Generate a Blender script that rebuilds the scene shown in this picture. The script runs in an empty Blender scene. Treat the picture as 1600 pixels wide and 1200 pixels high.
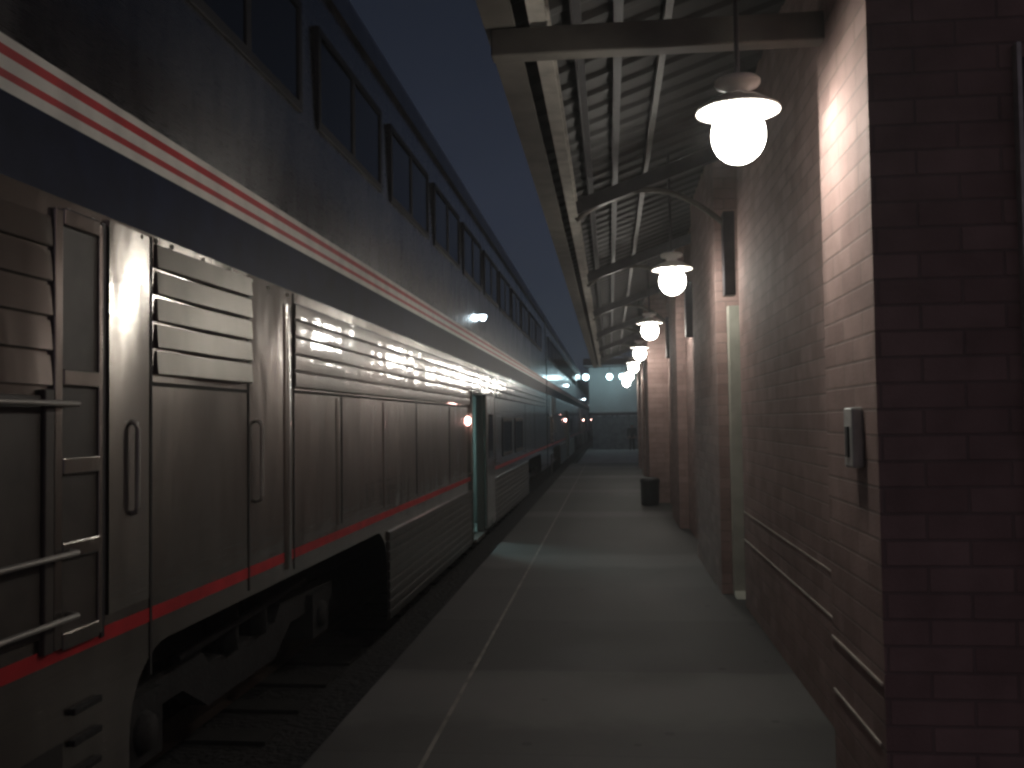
import bpy, bmesh, math, random
from mathutils import Vector, Matrix, Euler
R = math.radians
random.seed(7)
S = bpy.context.scene
COL = S.collection
# ------------------------------------------------------------------ camera
cam_d = bpy.data.cameras.new("camera")
cam = bpy.data.objects.new("camera", cam_d); COL.objects.link(cam)
F = 1500.0                                     # focal length in pixels of a 1600 px wide frame
cam_d.sensor_width = 36; cam_d.lens = 36 * F / 1600
cam_d.clip_start = .05; cam_d.clip_end = 3000
yaw = math.atan(152 / F); pitch = math.atan(58 / F); roll = R(-0.8)
cam.matrix_world = (Matrix.Translation((0, 0, 1.6)) @ Matrix.Rotation(yaw, 4, 'Z')
                    @ Matrix.Rotation(R(90) + pitch, 4, 'X') @ Matrix.Rotation(roll, 4, 'Z'))
S.camera = cam
# ------------------------------------------------------------------ night sky
W = bpy.data.worlds.new("World"); S.world = W; W.use_nodes = True
nt = W.node_tree; bg = nt.nodes["Background"]
tc = nt.nodes.new("ShaderNodeTexCoord"); sx = nt.nodes.new("ShaderNodeSeparateXYZ"); nt.links.new(tc.outputs['Generated'], sx.inputs[0])
rp = nt.nodes.new("ShaderNodeValToRGB"); nt.links.new(sx.outputs['Z'], rp.inputs[0])
rp.color_ramp.elements[0].position = 0; rp.color_ramp.elements[0].color = (.031, .041, .056, 1)   # town glow low down
rp.color_ramp.elements[1].position = .9; rp.color_ramp.elements[1].color = (.008, .0105, .019, 1)
e = rp.color_ramp.elements.new(.2); e.color = (.0225, .028, .044, 1)
e = rp.color_ramp.elements.new(.42); e.color = (.0125, .0158, .025, 1)
gl = nt.nodes.new("ShaderNodeMapRange"); nt.links.new(sx.outputs['Y'], gl.inputs['Value'])
gl.inputs['From Min'].default_value = .2; gl.inputs['From Max'].default_value = -1
mg = nt.nodes.new("ShaderNodeMix"); mg.data_type = 'RGBA'; nt.links.new(gl.outputs[0], mg.inputs[0]); nt.links.new(rp.outputs[0], mg.inputs[6])
mg.inputs[7].default_value = (.11, .085, .10, 1)                                               # added sky glow behind the camera, lifts the dark end wall
cn_ = nt.nodes.new("ShaderNodeTexNoise"); cn_.inputs['Scale'].default_value = 3.5; cn_.inputs['Detail'].default_value = 5
nt.links.new(tc.outputs['Generated'], cn_.inputs['Vector'])
cm = nt.nodes.new("ShaderNodeMapRange"); nt.links.new(cn_.outputs['Fac'], cm.inputs['Value']); cm.inputs['To Min'].default_value = .72; cm.inputs['To Max'].default_value = 1.28
cx = nt.nodes.new("ShaderNodeMix"); cx.data_type = 'RGBA'; cx.blend_type = 'MULTIPLY'; cx.inputs[0].default_value = 1
nt.links.new(mg.outputs[2], cx.inputs[6]); nt.links.new(cm.outputs[0], cx.inputs[7]); nt.links.new(cx.outputs[2], bg.inputs[0]); bg.inputs[1].default_value = 1.0
# ------------------------------------------------------------------ exposure
S.view_settings.view_transform = 'Standard'; S.view_settings.look = 'None'
S.view_settings.exposure = 0.0; S.view_settings.gamma = 1.0
S.render.engine = 'CYCLES'
S.cycles.filter_width = 2.7
S.cycles.max_bounces = 8
S.cycles.sample_clamp_indirect = 4.0

# ------------------------------------------------------------------ helpers
def tag(o, label=None, cat=None, group=None, kind=None):
    if label: o['label'] = label
    if cat: o['category'] = cat
    if group: o['group'] = group
    if kind: o['kind'] = kind
    return o

def empty(name, loc, label, cat, group=None):
    o = bpy.data.objects.new(name, None); COL.objects.link(o); o.location = loc
    o.empty_display_size = .2
    return tag(o, label, cat, group)

class MB:
    """collects shapes in world coordinates, links them as one mesh"""
    def __init__(s): s.bm = bmesh.new()
    def quad(s, pts, m=0):
        f = s.bm.faces.new([s.bm.verts.new(p) for p in pts]); f.material_index = m; return s
    def box(s, x0, x1, y0, y1, z0, z1, m=0):
        v = [s.bm.verts.new((x, y, z)) for x in (x0, x1) for y in (y0, y1) for z in (z0, z1)]
        for q in ((0,1,3,2),(4,6,7,5),(0,4,5,1),(2,3,7,6),(0,2,6,4),(1,5,7,3)):
            s.bm.faces.new([v[i] for i in q]).material_index = m
        return s
    def prism(s, poly, y0, y1, axis='y', m=0):
        n = len(poly)
        def P(a, b, t): return (a, t, b) if axis == 'y' else ((t, a, b) if axis == 'x' else (a, b, t))
        A = [s.bm.verts.new(P(a, b, y0)) for a, b in poly]; B = [s.bm.verts.new(P(a, b, y1)) for a, b in poly]
        s.bm.faces.new(A).material_index = m; s.bm.faces.new(B[::-1]).material_index = m
        for i in range(n):
            j = (i + 1) % n
            s.bm.faces.new((A[i], B[i], B[j], A[j])).material_index = m
        return s
    def tube(s, pts, r, seg=10, m=0, caps=True):
        pts = [Vector(p) for p in pts]; rings = []
        for i, p in enumerate(pts):
            d = (pts[min(i+1, len(pts)-1)] - pts[max(i-1, 0)]).normalized()
            up = Vector((0, 0, 1)) if abs(d.z) < .9 else Vector((0, 1, 0))
            a = d.cross(up).normalized(); b = a.cross(d)
            rr = r[i] if isinstance(r, (list, tuple)) else r
            rings.append([s.bm.verts.new(p + (a*math.cos(t) + b*math.sin(t))*rr)
                          for t in [2*math.pi*k/seg for k in range(seg)]])
        for A, B in zip(rings, rings[1:]):
            for k in range(seg):
                f = s.bm.faces.new((A[k], A[(k+1)%seg], B[(k+1)%seg], B[k])); f.material_index = m; f.smooth = True
        if caps:
            s.bm.faces.new(rings[0]).material_index = m; s.bm.faces.new(rings[-1][::-1]).material_index = m
        return s
    def lathe(s, prof, c, seg=32, m=0, axis='z'):
        rings = []
        for r, z in prof:
            ring = []
            for k in range(seg):
                t = 2*math.pi*k/seg; a, b = r*math.cos(t), r*math.sin(t)
                off = (a, b, z) if axis == 'z' else ((z, a, b) if axis == 'x' else (a, z, b))
                ring.append(s.bm.verts.new((c[0]+off[0], c[1]+off[1], c[2]+off[2])))
            rings.append(ring)
        for A, B in zip(rings, rings[1:]):
            for k in range(seg):
                f = s.bm.faces.new((A[k], A[(k+1)%seg], B[(k+1)%seg], B[k])); f.material_index = m; f.smooth = True
        return s
    def build(s, name, mats, parent=None, origin=None, bevel=0, uv=False, weld=True):
        if origin is None: origin = parent.matrix_world.translation if False else (parent['_o'] if parent and '_o' in parent else (0,0,0))
        o0 = Vector(origin)
        bmesh.ops.translate(s.bm, verts=s.bm.verts, vec=-o0)
        if weld: bmesh.ops.remove_doubles(s.bm, verts=s.bm.verts, dist=1e-5)
        bmesh.ops.recalc_face_normals(s.bm, faces=s.bm.faces)
        if uv:
            L = s.bm.loops.layers.uv.new("UVMap")
            for f in s.bm.faces:
                for l in f.loops:
                    l[L].uv = (l.vert.co.z + .3*l.vert.co.x, l.vert.co.y + .01*l.vert.co.x)
        me = bpy.data.meshes.new(name); s.bm.to_mesh(me); s.bm.free()
        for m in (mats if isinstance(mats, (list, tuple)) else [mats]): me.materials.append(m)
        o = bpy.data.objects.new(name, me); COL.objects.link(o)
        if parent: o.parent = parent
        else: o.location = o0
        if bevel:
            b = o.modifiers.new("bevel", 'BEVEL'); b.width = bevel; b.segments = 2; b.limit_method = 'ANGLE'
        return o

ORG = {}
def thing(name, loc, label, cat, group=None):
    o = empty(name, loc, label, cat, group); ORG[o.name] = Vector(loc); return o
def part(mb, name, mats, root, **k):
    return mb.build(name, mats, root, origin=ORG[root.name], **k)
def sub(mb, name, mats, par, root, **k):            # a sub-part: par sits at root's origin
    return mb.build(name, mats, par, origin=ORG[root.name], **k)
def copy_tree(o, parent=None):
    c = o.copy(); COL.objects.link(c); c.parent = parent
    for ch in list(o.children): copy_tree(ch, c)
    return c

# ------------------------------------------------------------------ materials
def mat(name, col, rough=.6, metal=0, spec=.5):
    m = bpy.data.materials.new(name); m.use_nodes = True
    p = m.node_tree.nodes["Principled BSDF"]
    p.inputs['Base Color'].default_value = (*col, 1); p.inputs['Roughness'].default_value = rough
    p.inputs['Metallic'].default_value = metal; p.inputs['Specular IOR Level'].default_value = spec
    return m
def N(m, t, **k):
    n = m.node_tree.nodes.new(t)
    for a, b in k.items():
        if a in n.inputs: n.inputs[a].default_value = b
        else: setattr(n, a, b)
    return n
def Lk(m, a, b): m.node_tree.links.new(a, b)
def P(m): return m.node_tree.nodes["Principled BSDF"]
def coords(m, sc=(1,1,1)):
    t = N(m, "ShaderNodeTexCoord"); mp = N(m, "ShaderNodeMapping"); mp.inputs['Scale'].default_value = sc
    Lk(m, t.outputs['Object'], mp.inputs[0]); return mp.outputs[0]
def mottle(m, col, amount=.3, scale=3, sc=(1,1,1), bump=0, bscale=40, bdist=.01, detail=6):
    """uneven dirt and wear over a base colour"""
    v = coords(m, sc); n = N(m, "ShaderNodeTexNoise"); n.inputs['Scale'].default_value = scale; n.inputs['Detail'].default_value = detail
    Lk(m, v, n.inputs['Vector'])
    r = N(m, "ShaderNodeValToRGB")
    r.color_ramp.elements[0].position = .3; r.color_ramp.elements[1].position = .7
    r.color_ramp.elements[0].color = (*[c*(1-amount) for c in col], 1)
    r.color_ramp.elements[1].color = (*[min(1, c*(1+amount)) for c in col], 1)
    Lk(m, n.outputs['Fac'], r.inputs[0]); Lk(m, r.outputs[0], P(m).inputs['Base Color'])
    if bump:
        b = N(m, "ShaderNodeTexNoise"); b.inputs['Scale'].default_value = bscale; b.inputs['Detail'].default_value = 5
        Lk(m, v, b.inputs['Vector'])
        bp = N(m, "ShaderNodeBump"); bp.inputs['Strength'].default_value = bump; bp.inputs['Distance'].default_value = bdist
        Lk(m, b.outputs['Fac'], bp.inputs['Height']); Lk(m, bp.outputs[0], P(m).inputs['Normal'])
    return m
def emit(name, col, s):
    m = mat(name, (.8,.8,.8), .4)
    P(m).inputs['Emission Color'].default_value = (*col, 1); P(m).inputs['Emission Strength'].default_value = s
    return m

def steel(name, col, rough, aniso=.8, wav=.35, wdist=.02, metal=1.0, coat=0):
    m = mat(name, col, rough, metal)
    p = P(m); p.inputs['Anisotropic'].default_value = aniso
    tg = N(m, "ShaderNodeTangent"); tg.direction_type = 'UV_MAP'; tg.uv_map = "UVMap"
    Lk(m, tg.outputs[0], p.inputs['Tangent'])
    v = coords(m, (1, 1.1, .55)); n = N(m, "ShaderNodeTexNoise"); n.inputs['Scale'].default_value = 2.2; n.inputs['Detail'].default_value = 2.5
    Lk(m, v, n.inputs['Vector'])
    v2 = coords(m, (1, 1.5, 60)); n2 = N(m, "ShaderNodeTexNoise"); n2.inputs['Scale'].default_value = 6; n2.inputs['Detail'].default_value = 3
    Lk(m, v2, n2.inputs['Vector'])
    b1 = N(m, "ShaderNodeBump"); b1.inputs['Strength'].default_value = wav; b1.inputs['Distance'].default_value = wdist
    Lk(m, n.outputs['Fac'], b1.inputs['Height'])
    Lk(m, b1.outputs[0], p.inputs['Normal'])
    if coat:
        p.inputs['Coat Weight'].default_value = coat; p.inputs['Coat Roughness'].default_value = .085
        n4 = N(m, "ShaderNodeTexNoise"); n4.inputs['Scale'].default_value = 5; n4.inputs['Detail'].default_value = 2
        Lk(m, coords(m, (1, .35, 5)), n4.inputs['Vector'])
        b4 = N(m, "ShaderNodeBump"); b4.inputs['Strength'].default_value = .5 if coat == 1 else .12; b4.inputs['Distance'].default_value = .004
        Lk(m, n4.outputs['Fac'], b4.inputs['Height']); Lk(m, b1.outputs[0], b4.inputs['Normal']); Lk(m, b4.outputs[0], p.inputs['Coat Normal'])
    # grime: streaks of duller metal
    rr = N(m, "ShaderNodeMapRange"); rr.inputs['To Min'].default_value = rough*.75; rr.inputs['To Max'].default_value = min(1, rough*1.35)
    Lk(m, n2.outputs['Fac'], rr.inputs['Value'])
    v3 = coords(m, (1, 3, .6)); n3 = N(m, "ShaderNodeTexNoise"); n3.inputs['Scale'].default_value = 1.7; n3.inputs['Detail'].default_value = 7
    Lk(m, v3, n3.inputs['Vector'])
    ad = N(m, "ShaderNodeMath", operation='MULTIPLY_ADD'); Lk(m, n3.outputs['Fac'], ad.inputs[0]); ad.inputs[1].default_value = .08
    Lk(m, rr.outputs[0], ad.inputs[2])
    sb = N(m, "ShaderNodeMath", operation='SUBTRACT'); Lk(m, ad.outputs[0], sb.inputs[0]); sb.inputs[1].default_value = .04
    Lk(m, sb.outputs[0], p.inputs['Roughness'])
    cr = N(m, "ShaderNodeValToRGB"); cr.color_ramp.elements[0].position = .25; cr.color_ramp.elements[1].position = .75
    cr.color_ramp.elements[0].color = (*[c*.72 for c in col], 1); cr.color_ramp.elements[1].color = (*[min(1, c*1.15) for c in col], 1)
    Lk(m, n3.outputs['Fac'], cr.inputs[0]); Lk(m, cr.outputs[0], p.inputs['Base Color'])
    return m

def brick(name, c1, c2, mortar):
    m = mat(name, c1, .8, 0, .35)
    t = N(m, "ShaderNodeTexCoord"); sp = N(m, "ShaderNodeSeparateXYZ"); Lk(m, t.outputs['Object'], sp.inputs[0])
    ad = N(m, "ShaderNodeMath", operation='ADD'); Lk(m, sp.outputs['X'], ad.inputs[0]); Lk(m, sp.outputs['Y'], ad.inputs[1])
    cb = N(m, "ShaderNodeCombineXYZ"); Lk(m, ad.outputs[0], cb.inputs['X']); Lk(m, sp.outputs['Z'], cb.inputs['Y'])
    b = N(m, "ShaderNodeTexBrick"); Lk(m, cb.outputs[0], b.inputs['Vector'])
    b.inputs['Scale'].default_value = 1; b.inputs['Brick Width'].default_value = .30; b.inputs['Row Height'].default_value = .0955
    b.inputs['Mortar Size'].default_value = .006; b.inputs['Mortar Smooth'].default_value = .3; b.inputs['Bias'].default_value = 0
    b.inputs['Color1'].default_value = (*c1, 1); b.inputs['Color2'].default_value = (*c2, 1); b.inputs['Mortar'].default_value = (*mortar, 1)
    n = N(m, "ShaderNodeTexNoise"); n.inputs['Scale'].default_value = 5; n.inputs['Detail'].default_value = 8; Lk(m, t.outputs['Object'], n.inputs['Vector'])
    mr = N(m, "ShaderNodeMapRange"); mr.inputs['To Min'].default_value = .55; mr.inputs['To Max'].default_value = 1.35; Lk(m, n.outputs['Fac'], mr.inputs['Value'])
    mx = N(m, "ShaderNodeMix", data_type='RGBA', blend_type='MULTIPLY'); mx.inputs[0].default_value = 1
    Lk(m, b.outputs['Color'], mx.inputs[6]); Lk(m, mr.outputs[0], mx.inputs[7]); Lk(m, mx.outputs[2], P(m).inputs['Base Color'])
    n2 = N(m, "ShaderNodeTexNoise"); n2.inputs['Scale'].default_value = 60; n2.inputs['Detail'].default_value = 4; Lk(m, t.outputs['Object'], n2.inputs['Vector'])
    h = N(m, "ShaderNodeMath", operation='MULTIPLY_ADD'); Lk(m, b.outputs['Fac'], h.inputs[0]); h.inputs[1].default_value = -1.0
    sc = N(m, "ShaderNodeMath", operation='MULTIPLY'); Lk(m, n2.outputs['Fac'], sc.inputs[0]); sc.inputs[1].default_value = .3
    Lk(m, sc.outputs[0], h.inputs[2])
    bp = N(m, "ShaderNodeBump"); bp.inputs['Strength'].default_value = .9; bp.inputs['Distance'].default_value = .008
    Lk(m, h.outputs[0], bp.inputs['Height']); Lk(m, bp.outputs[0], P(m).inputs['Normal'])
    return m

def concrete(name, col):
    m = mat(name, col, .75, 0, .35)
    t = N(m, "ShaderNodeTexCoord"); sp = N(m, "ShaderNodeSeparateXYZ"); Lk(m, t.outputs['Object'], sp.inputs[0])
    # each poured slab its own tone
    dv = N(m, "ShaderNodeMath", operation='DIVIDE'); Lk(m, sp.outputs['Y'], dv.inputs[0]); dv.inputs[1].default_value = 1.55
    fl = N(m, "ShaderNodeMath", operation='FLOOR'); Lk(m, dv.outputs[0], fl.inputs[0])
    wn = N(m, "ShaderNodeTexWhiteNoise", noise_dimensions='1D'); Lk(m, fl.outputs[0], wn.inputs['W'])
    n = N(m, "ShaderNodeTexNoise"); n.inputs['Scale'].default_value = 1.3; n.inputs['Detail'].default_value = 9; n.inputs['Roughness'].default_value = .65
    Lk(m, t.outputs['Object'], n.inputs['Vector'])
    a = N(m, "ShaderNodeMath", operation='MULTIPLY_ADD'); Lk(m, wn.outputs['Value'], a.inputs[0]); a.inputs[1].default_value = .4; a.inputs[2].default_value = .0
    b = N(m, "ShaderNodeMath", operation='MULTIPLY_ADD'); Lk(m, n.outputs['Fac'], b.inputs[0]); b.inputs[1].default_value = 1.55; Lk(m, a.outputs[0], b.inputs[2])
    # paler bands: pools of lamp light painted into the slab colour
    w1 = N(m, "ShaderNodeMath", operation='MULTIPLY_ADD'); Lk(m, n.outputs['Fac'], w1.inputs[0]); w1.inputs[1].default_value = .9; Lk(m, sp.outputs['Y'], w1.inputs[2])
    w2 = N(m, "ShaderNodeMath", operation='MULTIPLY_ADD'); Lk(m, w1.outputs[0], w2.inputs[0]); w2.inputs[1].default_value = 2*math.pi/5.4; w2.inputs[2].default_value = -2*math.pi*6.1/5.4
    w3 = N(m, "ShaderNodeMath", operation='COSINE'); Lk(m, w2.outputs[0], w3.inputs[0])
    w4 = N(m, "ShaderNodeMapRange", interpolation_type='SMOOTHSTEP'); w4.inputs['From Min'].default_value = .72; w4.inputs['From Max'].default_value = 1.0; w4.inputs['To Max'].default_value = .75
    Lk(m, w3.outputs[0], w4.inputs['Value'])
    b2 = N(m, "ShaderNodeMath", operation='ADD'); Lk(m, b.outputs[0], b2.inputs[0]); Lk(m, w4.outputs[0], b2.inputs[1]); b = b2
    # sawn joints
    fr = N(m, "ShaderNodeMath", operation='FRACT'); Lk(m, dv.outputs[0], fr.inputs[0])
    lt = N(m, "ShaderNodeMath", operation='LESS_THAN'); Lk(m, fr.outputs[0], lt.inputs[0]); lt.inputs[1].default_value = .006
    j = N(m, "ShaderNodeMath", operation='MULTIPLY_ADD'); Lk(m, lt.outputs[0], j.inputs[0]); j.inputs[1].default_value = -.3
    vo = N(m, "ShaderNodeTexVoronoi"); vo.inputs['Scale'].default_value = 3.1; Lk(m, t.outputs['Object'], vo.inputs['Vector'])
    sp2 = N(m, "ShaderNodeMath", operation='LESS_THAN'); Lk(m, vo.outputs['Distance'], sp2.inputs[0]); sp2.inputs[1].default_value = .085   # gum and oil spots
    sp3 = N(m, "ShaderNodeMath", operation='MULTIPLY_ADD'); Lk(m, sp2.outputs[0], sp3.inputs[0]); sp3.inputs[1].default_value = -.5; Lk(m, b.outputs[0], sp3.inputs[2])
    Lk(m, sp3.outputs[0], j.inputs[2])
    mx = N(m, "ShaderNodeMix", data_type='RGBA', blend_type='MULTIPLY'); mx.inputs[0].default_value = 1
    mx.inputs[6].default_value = (*col, 1); Lk(m, j.outputs[0], mx.inputs[7]); Lk(m, mx.outputs[2], P(m).inputs['Base Color'])
    n2 = N(m, "ShaderNodeTexNoise"); n2.inputs['Scale'].default_value = 90; n2.inputs['Detail'].default_value = 4; Lk(m, t.outputs['Object'], n2.inputs['Vector'])
    bp = N(m, "ShaderNodeBump"); bp.inputs['Strength'].default_value = .35; bp.inputs['Distance'].default_value = .004
    Lk(m, n2.outputs['Fac'], bp.inputs['Height']); Lk(m, bp.outputs[0], P(m).inputs['Normal'])
    mr = N(m, "ShaderNodeMapRange"); mr.inputs['To Min'].default_value = .5; mr.inputs['To Max'].default_value = .9
    Lk(m, n.outputs['Fac'], mr.inputs['Value']); Lk(m, mr.outputs[0], P(m).inputs['Roughness'])
    return m

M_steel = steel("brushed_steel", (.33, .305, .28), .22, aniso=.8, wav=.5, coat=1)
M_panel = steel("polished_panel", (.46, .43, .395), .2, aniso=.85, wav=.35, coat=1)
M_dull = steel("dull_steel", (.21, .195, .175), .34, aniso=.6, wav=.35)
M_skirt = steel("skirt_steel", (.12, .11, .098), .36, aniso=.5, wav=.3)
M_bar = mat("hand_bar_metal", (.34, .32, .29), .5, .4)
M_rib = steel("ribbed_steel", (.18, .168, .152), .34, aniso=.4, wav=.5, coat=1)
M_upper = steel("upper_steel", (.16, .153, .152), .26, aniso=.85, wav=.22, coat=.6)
M_blue = mottle(mat("blue_band", (.008, .012, .032), .5, 0, .08), (.008, .012, .032), .3, 5)
M_white = mottle(mat("white_stripe", (.62, .6, .55), .4), (.62, .6, .55), .15, 6)
M_red = mottle(mat("red_stripe", (.40, .02, .025), .4), (.40, .02, .025), .25, 6)
M_roof = steel("car_roof", (.30, .31, .33), .4, aniso=.3, wav=.2)
M_gasket = mat("black_rubber", (.012, .012, .014), .6)
M_glass = mat("dark_glass", (.006, .007, .009), .06, 0, .6)
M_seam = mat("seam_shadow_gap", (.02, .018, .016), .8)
M_under = mottle(mat("grimy_black_iron", (.011, .010, .010), .85), (.011, .010, .010), .4, 8, bump=.5)
M_recess = mottle(mat("dull_recess_paint", (.05, .042, .036), .5), (.05, .042, .036), .3, 8)
M_wheel = mat("worn_steel", (.12, .1, .09), .45, .8)
M_inner = mottle(mat("vestibule_paint", (.10, .115, .105), .6), (.10, .115, .105), .1, 4)
M_brick = brick("red_brick", (.35, .25, .228), (.265, .185, .17), (.24, .185, .17))
M_litmortar = mottle(mat("lit_mortar", (.5, .45, .4), .8), (.5, .45, .4), .2, 9)
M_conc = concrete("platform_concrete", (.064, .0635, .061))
M_litground = mottle(mat("lit_ground_concrete", (.34, .34, .33), .8), (.34, .34, .33), .3, 1.5)
M_line = mottle(mat("worn_line_paint", (.18, .17, .15), .7), (.18, .17, .15), .35, 7)
M_canopy = mottle(mat("canopy_paint", (.125, .115, .10), .55), (.125, .115, .10), .25, 5)
M_pale = mottle(mat("pale_beam_paint", (.46, .44, .39), .5), (.46, .44, .39), .3, 6)
M_dark = mottle(mat("dark_bracket_paint", (.045, .04, .045), .45), (.045, .04, .045), .3, 9)
M_deck = mottle(mat("roof_deck", (.03, .029, .028), .65), (.03, .029, .028), .25, 3, sc=(1, .4, 1))
M_lampmetal = mat("white_enamel", (.75, .74, .7), .35)
M_globe = emit("lamp_globe", (1, .945, .85), 62)
M_down = mottle(mat("pale_downspout_paint", (.42, .43, .37), .5), (.42, .43, .37), .18, 5)
M_door = mottle(mat("dark_door_paint", (.05, .045, .06), .4), (.05, .045, .06), .3, 5)
M_chrome = mat("door_chrome", (.75, .75, .75), .2, 1)
M_plate = mottle(mat("box_cover_metal", (.5, .52, .5), .4, .3), (.5, .52, .5), .15, 20)
M_ground = mottle(mat("dark_gravel", (.09, .085, .08), .95), (.09, .085, .08), .45, 5, bump=.8, bscale=30, bdist=.03)
M_ballast = mottle(mat("ballast", (.016, .015, .015), .95), (.016, .015, .015), .5, 14, bump=1, bscale=22, bdist=.05)
M_rail = mat("rail_steel", (.07, .05, .04), .5, .6)
M_tie = mottle(mat("sleeper_timber", (.014, .013, .012), .9), (.014, .013, .012), .4, 8)
M_far = mottle(mat("pale_render_wall", (.46, .5, .5), .8), (.46, .5, .5), .15, .8)
M_fence = mottle(mat("dark_fence_boards", (.14, .155, .165), .8), (.14, .155, .165), .4, 5)
M_flood = emit("flood_face", (.62, .92, 1), 17)
M_fluor = emit("fluorescent_panel", (.62, .98, 1), 38)
M_sidel = emit("cool_side_lens", (.72, .9, 1), 25)
M_redl = emit("red_lens", (1, .52, .46), 26)
M_bin = mottle(mat("dark_bin_metal", (.014, .014, .014), .6), (.014, .014, .014), .3, 8)

# ------------------------------------------------------------------ ground, platform, track
tag(MB().box(-300, 300, -60, 600, -.9, -.32).build("ground", M_ground), kind='structure')
tag(MB().box(-1.45, 40, 40, 63.4, -.33, -.316).build("lit_ground", M_litground), kind='structure')  # added paler sheet, flood light on the ground put into its colour
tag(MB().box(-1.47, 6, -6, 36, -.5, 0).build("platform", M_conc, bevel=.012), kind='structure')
tag(MB().box(-.914, -.892, -6, 36, .0005, .004).build("platform_line", M_line), kind='structure')
tag(MB().prism([(-5.6, -.315), (-5.0, -.24), (-1.6, -.24), (-1.49, -.315)], -60, 300).build("track_bed", M_ballast), kind='structure')
t = MB()
for k in range(-8, 130): t.box(-4.6, -2.0, k*.6, k*.6+.22, -.27, -.215)
tag(t.build("sleepers", M_tie), kind='structure')
t = MB()
for x in (-4.05, -2.55):
    t.prism([(x-.06, -.215), (x+.06, -.215), (x+.012, -.19), (x+.012, -.11), (x+.035, -.1), (x+.035, -.06), (x-.035, -.06), (x-.035, -.1), (x-.012, -.11), (x-.012, -.19)], -20, 300)
tag(t.build("rails", M_rail), kind='structure')

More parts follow.
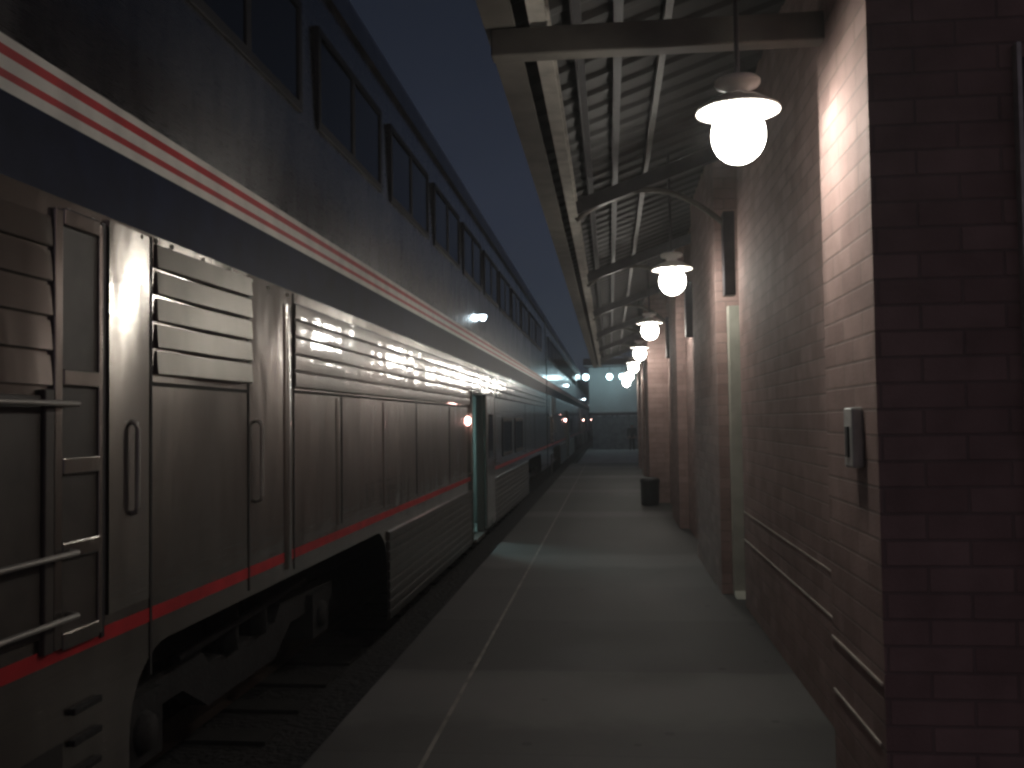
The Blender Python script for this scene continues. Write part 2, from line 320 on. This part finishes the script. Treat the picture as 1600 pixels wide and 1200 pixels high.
# ------------------------------------------------------------------ train
CAR0 = Vector((-1.75, .9, 0)); LEN = 25.8; PITCH = 26.2; HW = 1.55
XS = -1.75                                               # side plane facing the platform
def prof(z):                                             # inward offset of the side at height z
    if z < 3.3: return 0
    if z < 4.36: return -.03*(z-3.3)/1.06
    return None
def make_car():
    root = thing("passenger_car", CAR0, "stainless double-deck passenger car nearest the camera with its lower door open and lit", "train car", "cars of the long passenger train")
    Y0, Y1 = .9, .9 + LEN
    DY0, DY1 = 12.0, 12.9                                # door opening
    T1, T2 = (3.36, 7.4), (20.4, 24.4)                   # truck openings
    ys = sorted([Y0, Y1, DY0, DY1, *T1, *T2])
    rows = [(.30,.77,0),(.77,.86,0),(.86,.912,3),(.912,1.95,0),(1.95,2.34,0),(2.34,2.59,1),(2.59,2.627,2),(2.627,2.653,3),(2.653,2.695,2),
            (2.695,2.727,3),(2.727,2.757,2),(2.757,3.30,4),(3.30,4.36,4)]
    b = MB()
    for ya, yb in zip(ys, ys[1:]):
        for za, zb, m in rows:
            if (ya, yb) in (T1, T2) and zb <= .78: continue
            if (ya, yb) == (DY0, DY1) and zb <= 1.96: continue
            xa, xb = XS + (prof(za) or 0), XS + (-.03 if zb > 4.1 else 0)
            b.quad([(xa, ya, za), (xa, yb, za), (xb, yb, zb), (xb, ya, zb)], m)
    # rounded corners of the truck openings
    for (ta, tb) in (T1, T2):
        for yc, sg in ((ta, 1), (tb, -1)):
            r = .3; pts = [(XS, yc, .77), (XS, yc, .77-r)]
            for k in range(1, 9):
                a = math.pi/2*k/9
                pts.append((XS, yc + sg*r*(1-math.cos(a)), .77 - r*(1-math.sin(a))))
            pts.append((XS, yc+sg*r, .77)); b.quad(pts, 0)
    # roof, far side, floor, ends
    rp = [(-.03,4.36),(-.05,4.58),(-.11,4.72),(-.27,4.84),(-.6,4.92),(-1.1,4.96),(-1.55,4.975)]
    rp += [(-2*HW - x, z) for x, z in rp[:-1][::-1]]
    for (xa, za), (xb, zb) in zip(rp, rp[1:]):
        b.quad([(XS+xa, Y0, za), (XS+xa, Y1, za), (XS+xb, Y1, zb), (XS+xb, Y0, zb)], 5)
    XF = XS - 2*HW
    b.quad([(XF, Y0, .3), (XF, Y1, .3), (XF, Y1, 4.36), (XF, Y0, 4.36)], 4)
    for Y in (Y0, Y1):
        b.quad([(XS, Y, .3)] + [(XS, Y, 3.3)] + [(XS+x, Y, z) for x, z in rp] + [(XF, Y, .3)], 4)
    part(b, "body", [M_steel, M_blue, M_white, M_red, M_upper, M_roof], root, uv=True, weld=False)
    # underframe behind the openings
    u = MB().box(XF+.1, XS-.5, Y0+.3, Y1-.3, .42, .74).box(XF+.02, XS-.62, 7.6, 20.2, .02, .40)
    part(u, "underframe", M_under, root, bevel=.02)
    # drip rail at the roof edge
    part(MB().box(XS-.045, XS+.004, Y0+.02, Y1-.02, 4.345, 4.38), "drip_rail", M_roof, root, uv=True)
    # upper windows
    y = 3.70
    wins = []
    while y + 1.65 < Y1 - 1.5: wins.append(y); y += 1.965
    wins = [1.75] + wins
    for y in wins:
        f = MB(); z0, z1 = 3.40, 4.05; w = 1.65; e = .055; o0, o1 = XS-.05, XS+.012
        def ring(ya, yb):
            f.box(o0, o1, ya, yb, z0, z0+e).box(o0, o1, ya, yb, z1-e, z1)
            f.box(o0, o1, ya, ya+e, z0+e, z1-e).box(o0, o1, yb-e, yb, z0+e, z1-e)
        ring(y, y+w); f.box(o0, o1-.002, y+w/2-.035, y+w/2+.035, z0+e, z1-e)
        fo = part(f, "window", M_gasket, root, bevel=.006)
        g = MB().box(XS-.06, XS-.004+.004, y+e, y+w/2-.035, z0+e, z1-e).box(XS-.06, XS, y+w/2+.035, y+w-e, z0+e, z1-e)
        # the tumblehome puts the skin behind the panes here
        sub(g, "pane", M_glass, fo, root)
    # lower windows beyond the door
    for y in (15.6, 17.7):
        f = MB(); z0, z1, w, e = 1.02, 1.66, 1.5, .06
        f.box(XS-.02, XS+.012, y, y+w, z0, z0+e).box(XS-.02, XS+.012, y, y+w, z1-e, z1).box(XS-.02, XS+.012, y, y+e, z0+e, z1-e).box(XS-.02, XS+.012, y+w-e, y+w, z0+e, z1-e)
        fo = part(f, "window", M_gasket, root, bevel=.006)
        sub(MB().box(XS-.02, XS+.004, y+e, y+w-e, z0+e, z1-e), "pane", M_glass, fo, root)
    # fluted band and skirt
    def flute(y0, y1, z0, z1, n, depth, base=.002):
        h = (z1-z0)/n; pts = []
        for k in range(n):
            for t, d in ((0, 0), (.10, .93), (.36, 1.0), (.66, 1.0), (.90, .93)):
                pts.append((XS+base+depth*d, z0+h*(k+t)))
        pts.append((XS+base, z1)); pts.append((XS-.004, z1)); pts.append((XS-.004, z0))
        return MB().prism(pts, y0, y1)
    part(flute(5.2, DY0-.06, 1.80, 2.28, 5, .011), "fluted_band", M_rib, root, uv=True)
    part(flute(DY1+.06, 26.2, 1.80+.16, 2.28, 3, .011), "fluted_band", M_rib, root, uv=True)
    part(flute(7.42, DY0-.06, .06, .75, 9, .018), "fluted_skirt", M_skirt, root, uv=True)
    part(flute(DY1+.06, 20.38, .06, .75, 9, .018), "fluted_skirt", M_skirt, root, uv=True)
    part(flute(DY0-.058, DY1+.058, 2.0, 2.28, 3, .011), "fluted_band", M_rib, root, uv=True)
    # louvred equipment doors
    def louvre(y0, y1, z0, z1, n):
        o = MB(); h = (z1-z0)/n
        for k in range(n):
            z = z0+k*h
            o.prism([(XS+.001, z+.012), (XS+.010, z+.010), (XS+.012, z+.014), (XS+.005, z+h-.003), (XS+.001, z+h-.004)], y0+.03, y1-.03)
        return o
    l1 = louvre(3.53, 4.5, 1.79, 2.31, 5)
    for v in l1.bm.verts: v.co.x += (v.co.y-3.53)*.035 if v.co.x > XS+.004 else 0
    lv = part(l1, "louvre_panel", M_dull, root, uv=True)
    lv2 = part(louvre(1.6, 2.88, 1.72, 2.27, 5), "louvre_panel", M_steel, root, uv=True)
    # seams between the sheets
    for y, za, zb in ((3.52,.66,2.33),(4.52,.80,2.33),(5.19,.80,2.33),(6.15,.95,1.78),(8.6,.95,1.78),(10.4,.95,1.78),(14.6,.95,2.3),(19.9,.95,2.3),(22.4,.95,2.3)):
        part(MB().box(XS-.01, XS+.0035, y-.008, y+.008, za, zb), "panel_seam", M_seam, root)
    part(MB().box(XS-.01, XS+.0035, 5.2, DY0-.06, 1.775, 1.79), "panel_seam", M_seam, root)
    part(MB().box(XS-.01, XS+.0035, 3.53, 4.51, 1.755, 1.77), "panel_seam", M_seam, root)
    # slightly bulged panels and beads that catch the lamps
    def bulge(y0, y1, z0, z1, sag, nm, lean=0, mm=None, tilt=0):
        n = 14; o = MB(); front = []
        for k in range(n+1):
            t = k/n; front.append((XS + .002 + lean*(1-t) + sag*4*t*(1-t), y0 + (y1-y0)*t))
        for (xa, ya), (xb, yb) in zip(front, front[1:]): o.quad([(xa, ya, z0), (xb, yb, z0), (xb, yb, z1), (xa, ya, z1)])
        bmesh.ops.remove_doubles(o.bm, verts=o.bm.verts, dist=1e-5)
        for f in o.bm.faces: f.smooth = True
        for z in (z0, z1): o.quad([(x, y, z) for x, y in front] + [(XS-.006, y1, z), (XS-.006, y0, z)])
        for x, y in (front[0], front[-1]): o.quad([(x, y, z0), (x, y, z1), (XS-.006, y, z1), (XS-.006, y, z0)])
        for v in o.bm.verts:
            if v.co.x > XS: v.co.x += tilt*(v.co.z-z0)/(z1-z0)
        part(o, nm, mm or M_steel, root, uv=True, weld=False)
    bulge(3.19, 3.505, .95, 2.325, .0008, "bulged_panel", .012, M_panel)
    bulge(5.03, 5.15, .82, 2.25, .009, "edge_bead")
    bulge(6.02, 6.10, .95, 1.76, .006, "edge_bead")
    bulge(7.3, 7.38, .95, 1.76, .004, "edge_bead")
    # grab irons
    def grab(pts): return MB().tube(pts, .010, 8)
    for y, za, zb in ((3.36, 1.28, 1.62), (4.62, 1.22, 1.62), (11.86, .95, 1.7)):
        part(grab([(XS, y, za), (XS+.025, y, za+.01), (XS+.03, y, za+.03), (XS+.03, y, zb-.03), (XS+.025, y, zb-.01), (XS, y, zb)]), "grab_iron", M_bar, root)
    for z in (1.675, 1.20, 1.0):
        part(grab([(XS, 2.3, z), (XS+.05, 2.32, z), (XS+.05, 2.93, z), (XS, 2.95, z)]), "grab_iron", M_bar, root)
    # ladder recess near the car end
    lr = MB()
    lr.box(XS-.002, XS+.004, 2.90, 3.15, .93, 2.28)
    lad = part(lr, "ladder_recess", M_recess, root)
    lf = MB()
    lf.box(XS, XS+.015, 2.86, 2.905, .9, 2.30).box(XS, XS+.015, 3.125, 3.15, .9, 2.30)
    sub(lf, "frame", M_steel, lad, root, uv=True, bevel=.005)
    for z in (2.28, 1.76, 1.475, 1.205, .92):
        sub(MB().box(XS+.002, XS+.019, 2.906, 3.124, z-.028, z+.028), "rung", M_steel, lad, root, uv=True, bevel=.006)
    sub(MB().box(XS, XS+.008, 3.152, 3.172, .88, 2.31), "gasket", M_gasket, lad, root)
    # dark crew door left of the ladder
    part(MB().box(XS-.01, XS+.006, 2.0, 2.82, .95, 1.70).box(XS-.01, XS+.02, 2.80, 2.85, .9, 1.72), "crew_door", M_recess, root, bevel=.006)
    # bolt heads along the top edge of the lower side
    for y, z in ((2.95, 2.305), (3.10, 2.305), (3.44, 2.315), (3.56, 2.322), (3.70, 2.322), (4.0, 2.322), (4.3, 2.322), (4.56, 2.31), (4.8, 2.31), (5.1, 2.31)):
        part(MB().lathe([(.0005,.009),(.007,.007),(.0105,.003),(.011,0)], (XS+.001, y, z), 10, axis='x'), "bolt", M_bar, root)
    # stirrup step under the near end
    part(MB().box(XS-.01, XS+.0025, 2.1, 2.93, -.05, .60), "pocket_shade", M_seam, root)  # flat dark sheet, the shade of an open pocket painted on
    st = MB()
    for z in (.47, .57, .67): st.box(XS-.01, XS+.02, 2.97, 3.14, z, z+.022)
    part(st, "stirrup_step", M_under, root, bevel=.004)
    # vestibule
    v = MB(); xi = XS-1.3; ya, yb, za, zb = DY0-.1, DY1+1.0, .12, 2.0
    v.quad([(xi, ya, za), (xi, yb, za), (xi, yb, zb), (xi, ya, zb)])
    v.quad([(xi, ya, za), (xi, ya, zb), (XS-.02, ya, zb), (XS-.02, ya, za)])
    v.quad([(xi, yb, za), (xi, yb, zb), (XS-.02, yb, zb), (XS-.02, yb, za)])
    v.quad([(xi, ya, za), (xi, yb, za), (XS-.02, yb, za), (XS-.02, ya, za)])
    v.quad([(xi, ya, zb), (xi, yb, zb), (XS-.02, yb, zb), (XS-.02, ya, zb)])
    part(v, "vestibule", M_inner, root)
    j = MB().box(XS-.06, XS+.03, DY0-.055, DY0, .1, 1.98).box(XS-.06, XS+.03, DY1, DY1+.055, .1, 1.98).box(XS-.06, XS+.03, DY0, DY1, 1.95, 1.99)
    part(j, "door_frame", M_inner, root, bevel=.006)
    d = MB().box(XS+.035, XS+.085, DY1+.02, DY1+.95, .14, 1.96)
    dl = part(d, "door", M_steel, root, uv=True, bevel=.01)
    sub(MB().box(XS+.08, XS+.09, DY1+.25, DY1+.72, 1.1, 1.7), "pane", M_glass, dl, root)
    part(MB().box(XS-.35, XS+.06, DY0+.02, DY1-.02, .07, .12), "door_step", M_wheel, root, bevel=.006)
    vl = part(MB().box(XS-1.25, XS-.8, DY1+.3, DY1+.85, 1.93, 1.985), "vestibule_light", M_fluor, root)
    # marker and side lights
    ml = MB().lathe([(0,.03),(.03,.028),(.048,.015),(.055,0),(.055,-.01)], (XS, 11.78, 1.61), 16, axis='x')
    part(ml, "marker_light", M_redl, root)
    hood = MB().lathe([(.0,.075),(.05,.07),(.09,.05),(.11,.02),(.115,0)], (XS+.015, 12.95, 3.02), 18, axis='x')
    ho = part(MB().box(XS, XS+.12, 12.82, 13.08, 3.045, 3.06), "side_lamp", M_dark, root, bevel=.004)
    gl = MB().lathe([(.001,-.085),(.05,-.075),(.085,-.045),(.10,0)], (XS+.05, 12.95, 3.042), 18)
    bm = gl.bm; bmesh.ops.scale(bm, vec=(.45, 1, .8), verts=bm.verts, space=Matrix.Translation((-(XS+.05), -12.95, -3.042)))
    sub(gl, "lens", M_sidel, ho, root); hood.bm.free()
    # trucks
    for (ta, tb) in (T1, T2):
        c = (ta+tb)/2
        fr = MB()
        for x in (XS-.42, XS-2*HW+.42):
            fr.prism([(c-1.75,.30),(c-1.75,.42),(c-.6,.46),(c-.5,.36),(c+.5,.36),(c+.6,.46),(c+1.75,.42),(c+1.75,.30),(c+.8,.30),(c+.5,.14),(c-.5,.14),(c-.8,.30)], x-.06, x+.06, axis='x')
            for s in (-1, 1):
                fr.box(x-.1, x+.11, c+s*1.3-.18, c+s*1.3+.18, .12, .42)
                fr.lathe([(0,.14),(.08,.14),(.1,.1),(.1,0)], (x, c+s*1.3, .26), 14, axis='x')
            for s in (-.22, .22): fr.tube([(x+.02, c+s, .36), (x+.02, c+s, .72)], .09, 10)
            fr.tube([(x+.12, c-1.0, .5), (x+.12, c+.9, .56)], .022, 8)
        fr.box(XS-2*HW+.5, XS-.5, c-.3, c+.3, .2, .44)
        to = part(fr, "truck", M_under, root)
        for s in (-1, 1):
            wl = MB()
            for x in (-4.05, -2.55):
                wl.lathe([(0,.02),(.12,.06),(.3,.04),(.36,.07),(.43,.07),(.43,-.04),(.47,-.05),(.47,-.08),(.3,-.06),(.0,-.05)], (x, c+s*1.3, .40), 28, axis='x')
            wl.tube([(-4.05, c+s*1.3, .4), (-2.55, c+s*1.3, .4)], .08, 10)
            sub(wl, "wheelset", M_wheel, to, root)
    # diaphragm at the far end
    part(MB().box(XS-2.3, XS-.8, Y1, Y1+.38, .7, 4.1), "diaphragm", M_gasket, root, bevel=.04)
    return root
car = make_car()
CARLAB = ["second double-deck passenger car, coupled behind the one with the open door",
          "third double-deck passenger car, halfway along the train",
          "fourth double-deck passenger car, just short of the last one in view",
          "fifth double-deck passenger car, farthest along the train and smallest in view"]
for k, lab in enumerate(CARLAB):
    c = copy_tree(car); c.location = CAR0 + Vector((0, PITCH*(k+1), 0)); c['label'] = lab

# ------------------------------------------------------------------ station building
bd = thing("station_building", (.99, 3.64, 0), "long red brick station building with pilasters along the right of the platform", "building")
TOP = 5.2
segs = [(3.64,4.46,.975,'pilaster'),(4.46,8.36,1.12,'wall'),(8.36,8.95,1.75,'wall'),(8.95,11.4,.99,'pilaster'),(11.4,14.2,1.12,'wall'),
        (14.2,15.9,.99,'pilaster'),(15.9,18.6,1.12,'wall'),(18.6,20.3,.74,'pilaster'),(20.3,23.0,1.0,'wall'),(23.0,24.2,.93,'pilaster'),
        (24.2,27.4,1.0,'wall'),(27.4,28.6,.93,'pilaster'),(28.6,31.5,1.0,'wall'),(31.5,32.6,.93,'pilaster')]
for y0, y1, x, nm in segs:
    part(MB().box(x, 4.2, y0, y1-.0015, -.02, TOP), nm, M_brick, bd)
part(MB().box(1.3, 8, 3.66, 32.6, TOP+.002, TOP+.3), "roof", M_dark, bd)
def lit_strip(y0, y1, x, z, h=.012, p=.007): part(MB().box(x-p, x+.02, y0, y1, z, z+h), "lit_joint", M_litmortar, bd)  # pale strips, light caught on mortar joints put into the colour
lit_strip(3.66, 4.455, .975, .615); lit_strip(4.47, 8.35, 1.12, .565); lit_strip(4.47, 8.35, 1.12, .80, .010, .005); lit_strip(3.70, 4.44, .975, .385)
# door in the end wall
dr = part(MB().box(1.515, 2.45, 3.615, 3.66, .01, 2.9), "door", M_door, bd, bevel=.004)
sub(MB().box(1.490, 1.508, 3.60, 3.66, .01, 2.95), "edge_strip", M_plate, dr, bd, bevel=.003)
kn = MB().lathe([(0,-.075),(.018,-.07),(.026,-.055),(.018,-.035),(.010,-.03),(.010,0),(.026,.0),(.026,.012)], (1.565, 3.60, .86), 16, axis='y')
sub(kn, "door_handle", M_chrome, dr, bd)
# downspout on the second pilaster
ds = MB().box(1.085, 1.225, 8.83, 8.945, .05, 2.62).prism([(8.83,.05),(8.945,.05),(8.80,.0),(8.70,.0)], 1.085, 1.225, axis='x')
tag(ds.build("downspout", M_down, origin=(1.155, 8.9, 0), bevel=.006), "pale painted square downspout in the wall recess behind the first brick bay", "downspout")
# call box on the first pilaster
cb = thing("call_box", (.99, 3.9, 1.40), "small pale metal box mounted on the near brick pilaster", "wall box")
part(MB().box(.93, .975, 3.83, 3.96, 1.40, 1.635), "housing", M_plate, cb, bevel=.008)
part(MB().box(.923, .9295, 3.872, 3.918, 1.44, 1.56), "slot", M_gasket, cb)

# ------------------------------------------------------------------ canopy
cn = thing("platform_canopy", (-.4, .5, 3.4), "sloping canopy of steel frames fixed to the brick wall over the platform", "canopy")
CY0, CY1 = .5, 33.5
def deckz(x): return 3.60 + .36*(x + .5)
dk = MB(); pts = []; 
n = 60
for k in range(n):                                            # corrugated deck
    pass
dk.quad([(-.52, CY0, deckz(-.52)), (-.52, CY1, deckz(-.52)), (1.3, CY1, deckz(1.3)), (1.3, CY0, deckz(1.3))])
dk.quad([(-.52, CY0, deckz(-.52)+.05), (-.52, CY1, deckz(-.52)+.05), (1.3, CY1, deckz(1.3)+.05), (1.3, CY0, deckz(1.3)+.05)])
yy = CY0
while yy < CY1:
    x0, x1 = -.5, 1.25
    dk.bm.faces.ensure_lookup_table()
    v = [(x0, yy, deckz(x0)-.002), (x0, yy+.05, deckz(x0)-.022), (x0, yy+.12, deckz(x0)-.022), (x0, yy+.17, deckz(x0)-.002)]
    w = [(x1, b, c + deckz(x1)-deckz(x0)) for a, b, c in v]
    for i in range(3): dk.quad([v[i], v[i+1], w[i+1], w[i]])
    yy += .30
part(dk, "roof_deck", M_deck, cn, weld=False)
part(MB().box(-.54, -.515, CY0, CY1, 3.40, 3.66).box(-.515, -.40, CY0, CY1, 3.40, 3.425), "fascia", M_canopy, cn)
part(MB().box(-.335, -.255, CY0, CY1, 3.42, 3.44).box(-.302, -.288, CY0, CY1, 3.44, 3.56).box(-.335, -.255, CY0, CY1, 3.56, 3.575), "eave_beam", M_pale, cn)
for x in (-.14, .08, .36):
    z = deckz(x)-.025
    part(MB().box(x-.022, x-.014, CY0, CY1, z-.07, z).box(x-.014, x+.03, CY0, CY1, z-.008, z), "purlin", M_dark if x < .2 else M_canopy, cn)
frames = [4.35, 8.6, 12.9, 17.3, 21.8, 26.3, 30.8]
def wallx(y):
    for y0, y1, x, nm in segs:
        if y0 <= y < y1: return x
    return 1.0
for i, y in enumerate(frames):
    xw = wallx(y)
    if i == 0:
        part(MB().box(-.512, xw, y-.05, y+.05, 3.27, 3.398), "tie_beam", M_canopy, cn, bevel=.008)
        continue
    a, bq = -.31, xw
    za, zb = deckz(a)-.11, deckz(bq)-.11
    xw2 = min(xw, 1.12) if xw > 1.5 else xw
    part(MB().prism([(a, za-.13), (a, za), (xw2, deckz(xw2)-.11), (xw2, deckz(xw2)-.24)], y-.045, y+.045), "rafter", M_dark, cn, bevel=.006)
    arc = []
    p0, p1, p2 = Vector((-.27, y, 3.40)), Vector((.40, y, 3.95)), Vector((xw2-.06, y, 3.30))
    for k in range(17):
        t = k/16; arc.append(p0*(1-t)**2 + p1*2*t*(1-t) + p2*t*t)
    part(MB().tube(arc, .024, 10), "curved_brace", M_canopy, cn)
    part(MB().box(xw2-.10, xw2, y-.07, y+.07, 2.68, 3.42), "wall_plate", M_dark, cn, bevel=.006)

# ------------------------------------------------------------------ platform lamps
LY = [4.2, 8.6, 13.4, 18.0, 22.8, 27.6, 32.4]
LX = .577
def make_lamp(y):
    root = thing("platform_lamp", (LX, y, 2.70), "hanging globe lamp with saucer shade beside the near pilaster, largest of its row", "lamp", "globe lamps hanging in a row under the canopy")
    c = (LX, y, 0)
    sh = MB().lathe([(.045,3.005),(.10,2.985),(.178,2.938),(.182,2.928),(.178,2.925),(.10,2.968),(.045,2.985)], c, 40)
    part(sh, "shade", M_lampmetal, root)
    g = []
    for k in range(15):
        a = math.pi*(.14 + .86*k/14); g.append((max(.0005, .116*math.sin(a)), 2.825 + .125*math.cos(a)))
    part(MB().lathe(g, c, 20), "globe", M_globe, root)
    part(MB().lathe([(.05,2.925),(.05,2.985)], c, 24), "neck", M_lampmetal, root)
    part(MB().lathe([(.045,3.005),(.055,3.03),(.092,3.04),(.098,3.05),(.098,3.062),(.09,3.07),(.02,3.072)], c, 28), "collar", M_lampmetal, root)
    part(MB().lathe([(.011,3.072),(.011,deckz(LX)-.025)], c, 12), "stem", M_dark, root)
    return root
lamp0 = make_lamp(LY[0])
LL = ["hanging globe lamp with saucer shade, second along the wall from the near pilaster",
      "globe lamp under the canopy, third along the wall from the near pilaster",
      "globe lamp under the canopy, fourth along the wall from the near pilaster",
      "globe lamp under the canopy, fifth along, above the dark litter bin by the brick pier",
      "globe lamp under the canopy, sixth along, second from the far end of the row",
      "globe lamp at the far end of the row under the canopy, smallest of them"]
for y, lab in zip(LY[1:], LL):
    c = copy_tree(lamp0); c.location = (LX, y, 2.70); c.rotation_euler = (R(random.uniform(-1.2, 1.2)), R(random.uniform(-1.2, 1.2)), 0); c['label'] = lab

# ------------------------------------------------------------------ litter bin by the brick pier
bn = thing("litter_bin", (.72, 18.1, 0), "dark round litter bin on the platform in front of the projecting brick pier", "litter bin")
part(MB().lathe([(0,.0),(.15,.0),(.165,.03),(.175,.42),(.18,.44)], (.72,18.1,0), 24), "drum", M_bin, bn)
part(MB().lathe([(.185,.44),(.19,.46),(.17,.50),(.11,.52),(.10,.51),(.10,.45)], (.72,18.1,0), 24), "lid", M_bin, bn)

# ------------------------------------------------------------------ shelter with flood lights beyond the platform
gy = 60.4
sh = thing("far_shelter", (2.5, 62, -.32), "open shelter beyond the platform with a pale upper panel lit by cold flood lights", "shelter")
part(MB().box(-1.3, 9, 62.0, 62.15, 2.08, 4.98), "panel", M_far, sh)
part(MB().box(-1.6, 9.3, 59.8, 63.5, 4.985, 5.42), "roof", M_dark, sh, bevel=.02)
part(MB().box(-1.35, 9.1, 61.96, 62.2, 1.88, 2.078), "beam", M_dark, sh)
for x in (2.6, 8.8): part(MB().box(x, x+.16, 62.0, 62.16, -.32, 1.878), "post", M_dark, sh)
def flood(x, lab, first=None):
    if first:
        c = copy_tree(first); c.location = (x, gy, 4.36); c['label'] = lab; return c
    r = thing("flood_light", (x, gy, 4.36), lab, "flood light", "cold white flood lights under the shelter roof")
    part(MB().lathe([(.02,.62),(.02,.17),(.04,.16),(.08,.12),(.15,.0),(.155,-.01)], (x, gy, 4.36), 20), "hood", M_dark, r)
    g = [(max(.0005, .19*math.sin(math.pi*k/10)), .19*math.cos(math.pi*k/10) - .06) for k in range(2, 11)]
    part(MB().lathe(g, (x, gy, 4.36), 16), "lens", M_flood, r)
    return r
f0 = flood(-1.46, "cold white flood light at the shelter roof end beside the train roof")
flood(.03, "cold white flood light in the middle of the three under the shelter roof", f0)
flood(.82, "cold white flood light under the shelter roof nearest the station wall", f0)

# ------------------------------------------------------------------ fence, person
fn = thing("board_fence", (3, 63, -.32), "grey close-boarded fence across the end beyond the platform", "fence")
bb = MB(); x = -1.1
while x < 12:
    bb.box(x, x+.14, 61.90, 61.93, -.32, 1.84 + random.uniform(-.03, .03)); x += .15
part(bb, "boards", M_fence, fn)
for k in range(6): part(MB().box(-1.1+k*2.4, -1.0+k*2.4, 61.932, 61.955, -.32, 1.82), "post", M_fence, fn)

def person(loc, label):
    skin = mat("skin", (.24, .15, .11), .7); jac = mottle(mat("dark_jacket_cloth", (.02, .025, .03), .9), (.02, .025, .03), .3, 12)
    tro = mottle(mat("dark_trouser_cloth", (.015, .016, .02), .9), (.015, .016, .02), .3, 12); cap = mat("teal_knit_cap", (.25, .55, .55), .9)
    def skel(name, verts, edges, m, parent):
        me = bpy.data.meshes.new(name); me.from_pydata([v[0] for v in verts], edges, [])
        o = bpy.data.objects.new(name, me); COL.objects.link(o); me.materials.append(m)
        s = o.modifiers.new("skin", 'SKIN'); s.use_smooth_shade = True
        for i, v in enumerate(verts):
            me.skin_vertices[0].data[i].radius = v[1] if isinstance(v[1], tuple) else (v[1], v[1])
        me.skin_vertices[0].data[0].use_root = True
        b = o.modifiers.new("sub", 'SUBSURF'); b.levels = 1; b.render_levels = 2
        if parent: o.parent = parent
        return o
    V = [((0,0,.88),.12), ((0,0,1.08),(.14,.10)), ((0,0,1.28),(.17,.11)), ((0,.0,1.40),.06), ((0,-.01,1.47),.055), ((0,-.03,1.56),.085), ((0,-.03,1.63),.07)]
    E = [(0,1),(1,2),(2,3),(3,4),(4,5),(5,6)]
    def add(v, r, p): V.append((v, r)); E.append((p, len(V)-1)); return len(V)-1
    for s in (-1, 1):
        a = add((s*.19, 0, 1.35), .055, 2); a = add((s*.24, .01, 1.10), .043, a); a = add((s*.235, -.05, .88), .03, a); h = add((s*.235, -.07, .80), (.02,.035), a)
        for j, (dx, ln) in enumerate(((-.022,.075),(-.008,.085),(.008,.08),(.022,.065))):
            add((s*(.235+.01), -.07+dx*1.2, .80-ln), .009, h)
        add((s*.215, -.105, .76), .010, h)
        g = add((s*.09, 0, .80), .09, 0); g = add((s*.10, -.02, .48), .06, g); g = add((s*.11, .02, .10), .04, g); add((s*.12, -.11, .04), (.04,.035), g)
    body = skel("person", V, E, skin, None); body.location = loc
    tag(body, label, "person")
    J = [((0,0,.80),(.15,.12)), ((0,0,1.08),(.165,.12)), ((0,0,1.28),(.19,.13)), ((0,0,1.41),.08)]
    JE = [(0,1),(1,2),(2,3)]
    for s in (-1, 1):
        J += [((s*.20,0,1.35),.07), ((s*.245,.01,1.10),.056), ((s*.24,-.05,.90),.044)]; n = len(J); JE += [(2,n-3),(n-3,n-2),(n-2,n-1)]
    skel("jacket", J, JE, jac, body)
    T = [((0,0,.88),(.145,.115))]; TE = []
    for s in (-1, 1):
        T += [((s*.09,0,.78),.10), ((s*.10,-.02,.48),.072), ((s*.11,.02,.09),.055)]; n = len(T); TE += [(0,n-3),(n-3,n-2),(n-2,n-1)]
    skel("trousers", T, TE, tro, body)
    skel("knit_cap", [((0,-.03,1.61),.088), ((0,-.02,1.66),.075), ((0,-.02,1.69),.04)], [(0,1),(1,2)], cap, body)
    fc = MB(); fc.lathe([(0,-.03),(.012,-.02),(.016,0)], (0,-.115,1.545), 8, axis='y')
    for s in (-1, 1): fc.lathe([(0,-.008),(.010,-.004),(.012,.004)], (s*.03,-.105,1.575), 8, axis='y')
    fo = fc.build("face_features", skin, body, origin=(0,0,0))
person((1.30, 58.0, -.32), "person in dark jacket and trousers standing on the ground before the grey fence")


# ------------------------------------------------------------------ thin haze added for a glow round the lamps
hz = MB().box(-310, 310, -70, 610, -1.9, 6.6)
hm = bpy.data.materials.new("added_glow_haze"); hm.use_nodes = True
hn = hm.node_tree; hn.nodes.remove(hn.nodes["Principled BSDF"])
pv = hn.nodes.new("ShaderNodeVolumePrincipled"); pv.inputs['Color'].default_value = (.9, .93, .95, 1)
pv.inputs['Density'].default_value = .004; pv.inputs['Anisotropy'].default_value = .5
hn.links.new(pv.outputs[0], hn.nodes["Material Output"].inputs['Volume'])
tag(hz.build("added_haze", hm), kind='stuff')
